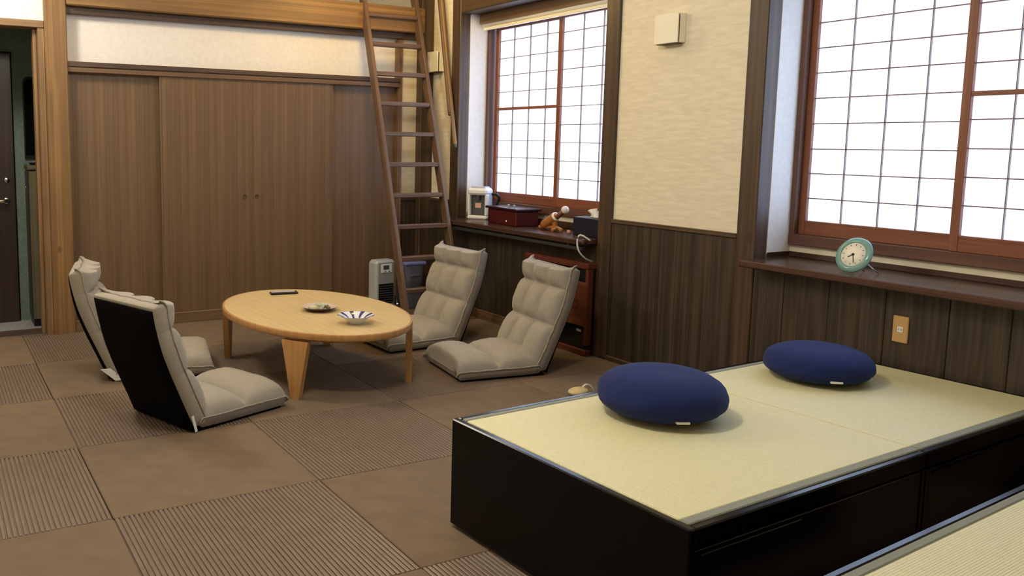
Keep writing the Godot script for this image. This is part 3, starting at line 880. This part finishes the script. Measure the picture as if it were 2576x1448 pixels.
func chairs() -> void:
	var noise := FastNoiseLite.new()
	noise.seed = 5
	noise.frequency = 0.5
	var hw := 0.254
	var back_line := [Vector2(0.012, 0.02), Vector2(-0.03, 0.11), Vector2(-0.073, 0.207), Vector2(-0.120, 0.315), Vector2(-0.160, 0.42), Vector2(-0.187, 0.52), Vector2(-0.203, 0.60), Vector2(-0.206, 0.632)]
	var seat_line := [Vector2(0.575, 0.012), Vector2(0.45, 0.013), Vector2(0.3, 0.014), Vector2(0.15, 0.014), Vector2(0.035, 0.018)]
	var proto := thing("floor_chair", "x", "floor chair", Vector3.ZERO, 0.0, "legless floor chairs round the oval table")
	var q := pad(seat_line, hw, [-0.02, 0.47, 1.0], 1, 0.048, 0.095, -1.0, 0.0, 0.02, noise)
	part("seat", capped(q[0], true), M.linen, proto)
	for s in [q[1], q[2]]:
		part("seat_piping", smooth(tube(mb(), s, 0.0042, 7)), M.linen, proto)
	var b := pad(back_line, hw, [0.02, 0.37, 0.68, 1.02], 3, 0.07, 0.09, -1.0, 0.024, 0.0, noise)
	part("backrest", capped(b[0], true), M.linen, proto)
	for s in [b[1], b[2]]:
		part("back_piping", smooth(tube(mb(), s, 0.0042, 7)), M.linen, proto)
	# black cloth over the rear of the back and under the seat
	var rows := []
	for i in 41:
		var l := i / 40.0 * 0.895
		var c := curve2(back_line, l)
		var tg := (curve2(back_line, l + 0.01) - curve2(back_line, l - 0.01)).normalized()
		var nn := Vector2(-tg.y, tg.x)
		var ring := []
		for j in 25:
			var w := j / 24.0 * 2 - 1
			var d := 0.003 + 0.022 * pow(maxf(0.0, 1.0 - pow(absf(w), 6.0)), 0.5) * sin(PI * clampf(0.08 + l, 0, 1)) + 0.014 * pow(1.0 - l / 0.895, 3.0)
			var p := c + nn * d
			ring.append(Vector3(p.x, maxf(p.y, 0.006), w * hw * 0.975))
		for j in 7:
			var w := 1.0 - j / 6.0 * 2
			var p := c - nn * 0.012
			ring.append(Vector3(p.x, maxf(p.y, 0.01), w * hw * 0.975))
		rows.append(ring)
	part("back_panel", capped(rows, false), M.black_cloth, proto, "black cloth rear panel")
	part("base", box(Vector3(0.012, 0.0, -hw + 0.006), Vector3(0.555, 0.016, hw - 0.006), 0.006, 0), M.black_cloth, proto, "black cloth underside")
	part("care_tag", box(Vector3(-0.007, 0.002, hw - 0.001), Vector3(0.007, 0.085, hw + 0.0015), 0.0005, 1, Transform3D(Basis(Vector3.BACK, 0.25), Vector3(0.015, 0.005, 0.004))), M.white, proto, "white sewn-in tag")
	# where each stands: x, z, turn
	var spots := [
		[0.424, -1.014, 20.3, "beige floor chair with its black back nearest the viewer, left of the table"],
		[0.382, -2.094, -12.2, "beige floor chair left of the table, behind another chair's black back"],
		[2.728, -1.129, 171.3, "quilted beige floor chair beside the red-brown heater, right of the table"],
		[2.647, -2.01, 181.7, "quilted beige floor chair behind the oval table, near the ladder"]]
	for i in spots.size():
		var s: Array = spots[i]
		var o: Node3D = proto
		if i > 0:
			o = proto.duplicate()
			o.name = numbered("floor_chair")
			add_child(o)
		o.position = Vector3(s[0], 0.0, s[1])
		o.rotation_degrees.y = s[2]
		o.set_meta("label", s[3])
		if i == 1:
			o.get_node("care_tag").scale = Vector3(4.0, 0.9, 1.0)

# ------------------------------------------------------------------ ladder to the loft
func ladder() -> void:
	var t := thing("loft_ladder", "dark wooden ladder leaning against the loft beam", "ladder", Vector3(2.865, 0.0, -2.45))
	var lean := atan(0.318)
	var xf := Transform3D(Basis(Vector3.RIGHT, -lean), Vector3.ZERO)
	var ln := 3.02
	for s in [-1, 1]:
		part("side_rail", box(Vector3(s * 0.225, 0.0, -0.045), Vector3(s * 0.257, ln, 0.035), 0.005, 1, xf), M.ladder, t)
	for k in 11:
		var y := 0.255 + k * 0.238
		var z := -y * 0.318
		part("rung", box(Vector3(-0.228, y - 0.019, z - 0.035), Vector3(0.228, y + 0.016, z + 0.028), 0.005, 0), M.ladder, t)
	# two long bars hanging on the window wall beside it
	var lab := ["brown wooden bar slanting down the wall beside the ladder", "pale wooden bar with a rounded end beside the ladder"]
	for k in 2:
		var a := Vector3(3.255, 2.75, -3.165 + k * 0.04)
		var e := Vector3(3.255, 1.36, -2.86 + k * 0.035) if k == 1 else Vector3(3.262, 1.62, -2.93)
		var d := (e - a)
		var ba := Basis(Vector3.RIGHT, Vector3.UP.signed_angle_to(-d.normalized(), Vector3.RIGHT))
		var o := thing("wall_bar", lab[k], "wooden bar", e, 0.0, "bars hanging beside the ladder")
		part("bar", box(Vector3(-0.014, 0.0, -0.017), Vector3(0.014, d.length(), 0.017), 0.009, 1, Transform3D(ba, Vector3.ZERO)), M.ladder if k == 0 else M.casing, o)
		part("end_cap", box(Vector3(-0.013, -0.02, -0.014), Vector3(0.013, 0.004, 0.014), 0.008, 1, Transform3D(ba, Vector3.ZERO)), M.dark_grey, o)

# ------------------------------------------------------------------ round cushions
func cushions() -> void:
	var spots := [[1.785, 0.885, 0.228, 0.165, "round navy velvet cushion nearest the viewer on the tatami"], [2.765, 0.815, 0.215, 0.14, "round navy velvet cushion by the window wall on the tatami"]]
	var noise := FastNoiseLite.new()
	noise.seed = 9
	noise.frequency = 4.0
	for s in spots:
		var t := thing("round_cushion", s[4], "cushion", Vector3(s[0], 0.4015, s[1]), 0.0, "round blue cushions")
		var r: float = s[2]
		var h: float = s[3]
		var rows := []
		for i in 41:
			var v := i / 40.0
			var a := (v - 0.5) * PI
			var rr := r * pow(maxf(cos(a), 0.0), 0.62)
			var y := h * (0.44 + 0.5 * signf(a) * pow(absf(sin(a)), 0.9) * (0.88 if a < 0 else 1.12))
			y = maxf(y, 0.0)
			var ring := []
			for k in 64:
				var g := TAU * k / 64
				var d := 1.0 + 0.025 * noise.get_noise_3d(cos(g), v, sin(g))
				ring.append(Vector3(cos(g) * rr * d, y, sin(g) * rr * d))
			rows.append(ring)
		part("cover", smooth(sheet(mb(), rows, true, Vector2(0.02, 0.02))), M.velvet, t)
		# little tag on the side towards the camera
		var dir := (Vector3(-0.55, 0, 3.1) - t.position)
		dir.y = 0
		dir = dir.normalized().rotated(Vector3.UP, 0.35)
		var ba := Basis(dir.cross(Vector3.UP).normalized() * -1, Vector3.UP, dir)
		part("tag", box(Vector3(-0.023, -0.004, -0.004), Vector3(0.023, 0.004, 0.012), 0.001, 0, Transform3D(ba, dir * (r * (0.945 if r > 0.22 else 0.965) - 0.004) + Vector3(0, 0.036, 0))), M.white, t, "small white fabric tag")

# ------------------------------------------------------------------ heater, bin, built-in heater
func corner_things() -> void:
	var t := thing("fan_heater", "grey portable fan heater standing left of the ladder", "heater", Vector3(2.73, 0.0, -3.07), 6)
	part("body", box(Vector3(-0.1, 0.03, -0.07), Vector3(0.1, 0.425, 0.06), 0.024, 1), M.grey_plastic, t)
	part("base", box(Vector3(-0.115, 0.0, -0.09), Vector3(0.115, 0.035, 0.085), 0.01, 0), M.grey_plastic, t)
	part("front_plate", box(Vector3(-0.085, 0.045, 0.052), Vector3(0.075, 0.41, 0.066), 0.006, 1), plain(rgb(150, 152, 152), 0.5), t)
	part("grille_recess", box(Vector3(-0.078, 0.07, 0.06), Vector3(0.068, 0.235, 0.068), 0.002, 1), M.black, t)
	for i in 8:
		part("grille_slat", box(Vector3(-0.078, 0.08 + i * 0.019, 0.066), Vector3(0.068, 0.085 + i * 0.019, 0.073), 0.001, 0), M.dark_grey, t)
	part("control_panel", box(Vector3(-0.055, 0.325, 0.062), Vector3(0.05, 0.395, 0.07), 0.004, 0), M.white, t)
	part("display", box(Vector3(-0.035, 0.35, 0.068), Vector3(0.02, 0.385, 0.0715), 0.002, 0), M.dark_grey, t)
	for x in [-0.02, 0.02]:
		part("button", lathe([Vector2(0.008, 0.0), Vector2(0.007, 0.004), Vector2(0.001, 0.005)], 14), M.chrome, t).transform = Transform3D(Basis(Vector3.RIGHT, PI / 2), Vector3(x, 0.337, 0.07))
	var bn := thing("storage_bin", "grey plastic bin with a pale blue lid behind the ladder", "bin", Vector3(3.02, 0.0, -3.11), 0)
	var bm := plain(rgb(104, 106, 120), 0.35)
	var rows := []
	for p in [Vector2(0.075, 0.0), Vector2(0.08, 0.01), Vector2(0.09, 0.37)]:
		var r := []
		for k in 32:
			var g := TAU * (k + 0.5) / 32
			var m := pow(pow(absf(cos(g)), 6.0) + pow(absf(sin(g)), 6.0), -1.0 / 6.0)
			r.append(Vector3(cos(g) * m * p.x * 1.05, p.y, sin(g) * m * p.x))
		rows.append(r)
	rows.push_front(rows[0].map(func(v): return Vector3(v.x * 0.02, 0.0, v.z * 0.02)))
	part("tub", smooth(sheet(mb(), rows, true, Vector2(0.02, 0.02))), bm, bn)
	part("lid", box(Vector3(-0.102, 0.365, -0.098), Vector3(0.102, 0.395, 0.098), 0.012, 0), plain(rgb(120, 128, 190), 0.35), bn, "pale blue lid")
	part("handle", box(Vector3(-0.05, 0.27, 0.085), Vector3(0.04, 0.29, 0.1), 0.006, 0), plain(rgb(90, 92, 120), 0.35), bn)

	var c := thing("cabinet_heater", "red-brown wood-framed heater under the far window shelf", "heater", Vector3(3.255, 0.0, -1.47))
	var hw := 0.335
	part("case", box(Vector3(-0.02, 0.0, -hw + 0.01), Vector3(0.034, 0.60, hw - 0.01), 0.003, 2), M.black, c)
	part("top_frame", box(Vector3(-0.05, 0.572, -hw), Vector3(0.034, 0.612, hw), 0.006, 2), M.red_wood, c)
	for s in [-1, 1]:
		part("side_frame", box(Vector3(-0.045, 0.07, s * hw - 0.028 * (s + 1) / 2.0), Vector3(0.0, 0.572, s * hw + 0.028 * (1 - s) / 2.0), 0.004, 1), M.red_wood, c)
	part("base_trim", box(Vector3(-0.05, 0.0, -hw), Vector3(0.0, 0.04, hw), 0.004, 2), M.red_wood, c)
	part("control_strip", box(Vector3(-0.032, 0.485, -hw + 0.03), Vector3(-0.015, 0.57, hw - 0.03), 0.003, 2), M.gloss_black, c)
	var pn := part("front_panel", box(Vector3(-0.036, 0.19, -hw + 0.03), Vector3(-0.015, 0.482, hw - 0.03), 0.003, 2), wood(rgb(98, 50, 28), rgb(124, 66, 38), 141, 0.3, 0.7, 0.4, 0.8, 0.0), c, "orange-brown panel with a flower print")
	for k in 5:
		part("petal_print", lathe([Vector2(0.016, 0.0), Vector2(0.014, 0.0012), Vector2(0.001, 0.0014)], 14), plain(rgb(92, 34, 20), 0.5), pn).transform = Transform3D(Basis(Vector3.BACK, PI / 2), Vector3(-0.036, 0.33 + 0.028 * sin(TAU * k / 5.0), 0.21 + 0.028 * cos(TAU * k / 5.0)))
	part("lower_grille", box(Vector3(-0.03, 0.045, -hw + 0.03), Vector3(-0.015, 0.186, hw - 0.03), 0.003, 2), M.gloss_black, c)
	part("name_plate", box(Vector3(-0.032, 0.15, hw - 0.11), Vector3(-0.029, 0.166, hw - 0.065), 0.001, 2), M.grey_plastic, c)

	var s := thing("cloth_pouch", "small beige cloth pouch with a white strap lying on the floor", "pouch", Vector3(2.585, 0.0, -0.475), 20)
	var prof := []
	for k in 11:
		var v := k / 10.0
		prof.append(Vector2(0.07 * pow(maxf(sin(PI * clampf(v, 0.0, 1.0)), 0.0), 0.6) + 0.001, 0.045 * v))
	part("pouch", lathe(prof, 32, 1.0, 0.7), mottled(rgb(196, 176, 128), rgb(222, 204, 158), 151, 0.06, 0.9, 0.3, 0.02), s)
	part("strap", smooth(tube(mb(), bezier([Vector3(0.045, 0.035, 0.0), Vector3(0.07, 0.048, 0.01), Vector3(0.1, 0.035, 0.02), Vector3(0.12, 0.008, 0.03)], 14), 0.006, 8)), M.white, s)

# ------------------------------------------------------------------ shelf of the far window
func shelf_things() -> void:
	var y := 0.7705
	var k := thing("water_dispenser", "white electric hot water pot at the far end of the window shelf", "hot water pot", Vector3(3.42, y, -2.69), 35)
	part("base", box(Vector3(-0.075, 0.0, -0.085), Vector3(0.085, 0.03, 0.085), 0.012, 0), M.white, k)
	part("back_tank", box(Vector3(-0.005, 0.03, -0.082), Vector3(0.083, 0.245, 0.082), 0.03, 1), plain(rgb(206, 216, 236), 0.2), k)
	for s in [-1, 1]:
		part("front_pillar", box(Vector3(-0.072, 0.03, s * 0.082 - 0.018 * (s + 1) / 2.0), Vector3(-0.005, 0.2, s * 0.082 + 0.018 * (1 - s) / 2.0), 0.005, 1), M.white, k)
	part("window_recess", box(Vector3(-0.03, 0.03, -0.064), Vector3(-0.004, 0.2, 0.064), 0.004, 1), M.dark_grey, k)
	part("pump_head", box(Vector3(-0.08, 0.195, -0.085), Vector3(0.07, 0.25, 0.085), 0.022, 0), M.white, k)
	part("lid", box(Vector3(-0.055, 0.245, -0.06), Vector3(0.055, 0.262, 0.06), 0.01, 0), M.grey_plastic, k)
	part("label_sticker", box(Vector3(-0.033, 0.09, -0.03), Vector3(-0.0295, 0.13, 0.02), 0.001, 1), plain(rgb(222, 170, 160), 0.5), k, "pink label")
	part("spout", lathe([Vector2(0.012, 0.0), Vector2(0.016, 0.03), Vector2(0.016, 0.045)], 16), M.dark_grey, k).position = Vector3(-0.045, 0.155, 0)
	part("cord_plug", smooth(tube(mb(), bezier([Vector3(0.05, 0.2, 0.08), Vector3(0.055, 0.2, 0.115), Vector3(0.06, 0.17, 0.14), Vector3(0.07, 0.11, 0.12)], 12), 0.012, 10)), M.black, k)
	var b := thing("lacquer_box", "dark red lacquer box with a black lid on the window shelf", "box", Vector3(3.385, y, -2.2), -4)
	var red := plain(rgb(74, 18, 20), 0.3)
	part("body", box(Vector3(-0.1, 0.0, -0.2), Vector3(0.1, 0.112, 0.2), 0.006, 2), red, b)
	part("lid", box(Vector3(-0.112, 0.112, -0.225), Vector3(0.112, 0.13, 0.225), 0.006, 2), plain(rgb(44, 16, 24), 0.22), b)
	for z in [-0.03, 0.05]:
		part("knob", lathe([Vector2(0.006, 0.0), Vector2(0.008, 0.012), Vector2(0.011, 0.018), Vector2(0.001, 0.022)], 16), M.grey_plastic, b).position = Vector3(-0.02, 0.13, z)
	part("clasp", lathe([Vector2(0.009, 0.0), Vector2(0.008, 0.004), Vector2(0.001, 0.006)], 14), M.chrome, b).transform = Transform3D(Basis(Vector3.BACK, PI / 2), Vector3(-0.1, 0.03, 0.07))
	# wooden toy: splayed foot, tilted cup piece and a pale ball
	var t := thing("wooden_toy", "orange-brown wooden toy with a white ball on the window shelf", "toy", Vector3(3.36, y, -1.67), 0)
	var tw := wood(rgb(150, 92, 44), rgb(184, 124, 66), 149, 0.2, 0.6, 0.35, 0.6, 0.0)
	part("foot", smooth(tube(mb(), bezier([Vector3(-0.01, 0.014, -0.16), Vector3(0.0, 0.02, -0.08), Vector3(0.0, 0.022, 0.02), Vector3(-0.03, 0.014, 0.11)], 12), 0.014, 10)), tw, t)
	part("foot", smooth(tube(mb(), bezier([Vector3(0.06, 0.012, -0.1), Vector3(0.03, 0.02, -0.03), Vector3(-0.02, 0.02, 0.03), Vector3(-0.07, 0.012, 0.06)], 12), 0.012, 10)), tw, t)
	var tl := Transform3D(Basis(Vector3.RIGHT, 1.05), Vector3(0.0, 0.07, -0.05))
	part("barrel", lathe([Vector2(0.001, -0.09), Vector2(0.03, -0.088), Vector2(0.036, -0.06), Vector2(0.03, -0.01), Vector2(0.034, 0.05), Vector2(0.022, 0.075), Vector2(0.001, 0.076)], 28), tw, t).transform = tl
	part("collar", lathe([Vector2(0.001, 0.0), Vector2(0.03, 0.0), Vector2(0.033, 0.008), Vector2(0.03, 0.016), Vector2(0.001, 0.016)], 24), M.cream, t).transform = Transform3D(Basis(Vector3.RIGHT, 1.05), Vector3(0.0, 0.098, 0.0))
	part("neck", smooth(tube(mb(), [Vector3(0, 0.075, -0.01), Vector3(0, 0.105, 0.03), Vector3(0, 0.14, 0.08)], 0.017, 12)), M.red_wood, t)
	part("upright", box(Vector3(-0.012, 0.02, -0.02), Vector3(0.012, 0.08, 0.015), 0.004, 1), tw, t)
	part("ball", lathe([Vector2(0.001, -0.028), Vector2(0.011, -0.0257), Vector2(0.02, -0.0196), Vector2(0.026, -0.0104), Vector2(0.028, 0.0), Vector2(0.026, 0.0104), Vector2(0.02, 0.0196), Vector2(0.011, 0.0257), Vector2(0.001, 0.028)], 24), plain(rgb(228, 216, 208), 0.4), t, "white ball").position = Vector3(0.0, 0.155, 0.105)
	var lab := ["small pale wooden bead beside the toy, nearest the toy", "small pale wooden bead beside the toy, nearest the tissue box"]
	for i in 2:
		var e := thing("wooden_bead", lab[i], "bead", Vector3(3.34 - 0.03 * i, y, -1.50 + 0.045 * i), 0, "beads beside the wooden toy")
		part("bead", lathe([Vector2(0.001, 0.0), Vector2(0.009, 0.002), Vector2(0.013, 0.012), Vector2(0.009, 0.022), Vector2(0.001, 0.024)], 18), plain(rgb(168, 124, 104), 0.4), e)
	var x := thing("tissue_box", "navy tissue box with a white tissue on the window shelf", "tissue box", Vector3(3.36, y, -1.285), 0)
	part("case", box(Vector3(-0.06, 0.0, -0.125), Vector3(0.06, 0.125, 0.125), 0.005, 2), plain(rgb(20, 22, 40), 0.4), x)
	part("slot", box(Vector3(-0.02, 0.122, -0.07), Vector3(0.02, 0.127, 0.07), 0.001, 2), M.black, x)
	var rows := []
	for i in 9:
		var v := i / 8.0
		var ring := []
		for j in 17:
			var g := j / 16.0
			ring.append(Vector3(0.016 * sin(g * 11.0 + v * 3.0) * (0.4 + v), 0.125 + 0.062 * v * (0.55 + 0.45 * sin(PI * g)), (g - 0.5) * (0.08 + 0.05 * v) + 0.02))
		rows.append(ring)
	part("tissue", smooth(sheet(mb(), rows, false, Vector2(0.05, 0.05))), M.white, x, "crumpled white tissue")
	var cd := thing("hanging_cord", "white cord looped from a knob at the shelf's near end", "cord", Vector3(3.115, 0.77, -1.118))
	part("knob", lathe([Vector2(0.012, 0.0), Vector2(0.014, 0.02), Vector2(0.02, 0.03), Vector2(0.018, 0.045), Vector2(0.001, 0.048)], 18), M.shelf, cd).transform = Transform3D(Basis(Vector3.RIGHT, PI / 2), Vector3(0.02, -0.012, -0.025))
	part("cord", smooth(tube(mb(), bezier([Vector3(0.06, 0.0, 0.03), Vector3(0.0, 0.035, 0.0), Vector3(-0.012, -0.01, -0.012), Vector3(0.0, -0.07, -0.005), Vector3(0.06, -0.12, -0.01), Vector3(0.155, -0.15, -0.05)], 24), 0.0055, 8)), M.white, cd)

# ------------------------------------------------------------------ on the window wall
func wall_things() -> void:
	# tilted table clock
	var t := thing("table_clock", "round table clock with a green glass rim on the window shelf", "clock", Vector3(3.30, 0.79, 0.59))
	var tilt := Basis(Vector3.BACK, PI / 2 - 0.42)
	var xf := Transform3D(tilt, Vector3(0.0, 0.083, 0.0))
	var glass := plain(rgb(118, 160, 154), 0.1)
	part("rim", lathe([Vector2(0.055, -0.008), Vector2(0.08, -0.006), Vector2(0.088, 0.0), Vector2(0.086, 0.006), Vector2(0.07, 0.012), Vector2(0.06, 0.012), Vector2(0.058, 0.008)], 56), glass, t, "green glass rim").transform = xf
	part("case_back", lathe([Vector2(0.001, -0.022), Vector2(0.04, -0.022), Vector2(0.055, -0.008)], 40), M.white, t).transform = xf
	var fc := part("dial", lathe([Vector2(0.06, 0.007), Vector2(0.0595, 0.009), Vector2(0.001, 0.0095)], 48), plain(rgb(242, 238, 226), 0.4), t, "cream dial")
	fc.transform = xf
	for k in 12:
		var g := TAU * k / 12
		var l := 0.010 if k % 3 == 0 else 0.007
		part("hour_mark", box(Vector3(0.048 - l / 2, 0.0092, -0.0013), Vector3(0.048 + l / 2, 0.0105, 0.0013), 0.0003, 0, Transform3D(Basis(Vector3.UP, g), Vector3.ZERO)), M.dark_grey, fc)
	part("hour_hand", box(Vector3(-0.004, 0.0105, -0.0025), Vector3(0.026, 0.0115, 0.0025), 0.0004, 0, Transform3D(Basis(Vector3.UP, 2.2), Vector3.ZERO)), M.black, fc)
	part("minute_hand", box(Vector3(-0.004, 0.0118, -0.0018), Vector3(0.044, 0.0126, 0.0018), 0.0004, 0, Transform3D(Basis(Vector3.UP, 3.5), Vector3.ZERO)), M.dark_grey, fc)
	part("hub", lathe([Vector2(0.006, 0.0095), Vector2(0.0055, 0.014), Vector2(0.001, 0.0145)], 16), M.black, fc)
	for q in [-0.02, 0.05]:
		part("stand_leg", smooth(tube(mb(), [Vector3(0.025, 0.045, q), Vector3(0.062, 0.003, q + 0.035)], 0.0028, 8)), M.chrome, t)
	# sockets and boxes
	var o := thing("wall_outlet", "tan wall outlet plate with a white socket on the planks", "outlet", Vector3(XW - 0.014, 0.568, 0.842))
	part("plate", box(Vector3(-0.008, -0.06, -0.035), Vector3(0.002, 0.06, 0.035), 0.003, 1), M.tan, o)
	var so := part("socket", box(Vector3(-0.0095, -0.013, -0.013), Vector3(-0.006, 0.013, 0.013), 0.001, 1), M.white, o)
	for z in [-0.006, 0.006]:
		part("slot", box(Vector3(-0.0102, -0.005, z - 0.001), Vector3(-0.009, 0.005, z + 0.001), 0.0002, 1), M.dark_grey, so)
	var lab := ["cream wall lamp box on the plaster between the two windows", "cream wall lamp box in the corner behind the ladder"]
	var at := [Vector3(XW, 2.04, -0.60), Vector3(XW, 2.05, -3.185)]
	for k in 2:
		var b := thing("wall_lamp_box", lab[k], "wall lamp", at[k], 0.0, "cream boxes on the window wall")
		part("back_box", box(Vector3(-0.045, -0.082, -0.088), Vector3(0.0, 0.082, 0.088), 0.003, 1), M.cream, b)
		part("slot", box(Vector3(-0.058, -0.076, -0.08), Vector3(-0.045, 0.076, 0.08), 0.001, 1), M.dark_trim, b, "dark slot behind the cover")
		part("cover", box(Vector3(-0.068, -0.084, -0.09), Vector3(-0.058, 0.084, 0.09), 0.003, 1), M.cream, b)
		part("bottom_lip", box(Vector3(-0.066, -0.088, -0.07), Vector3(-0.01, -0.082, 0.07), 0.002, 2), M.dark_trim, b)
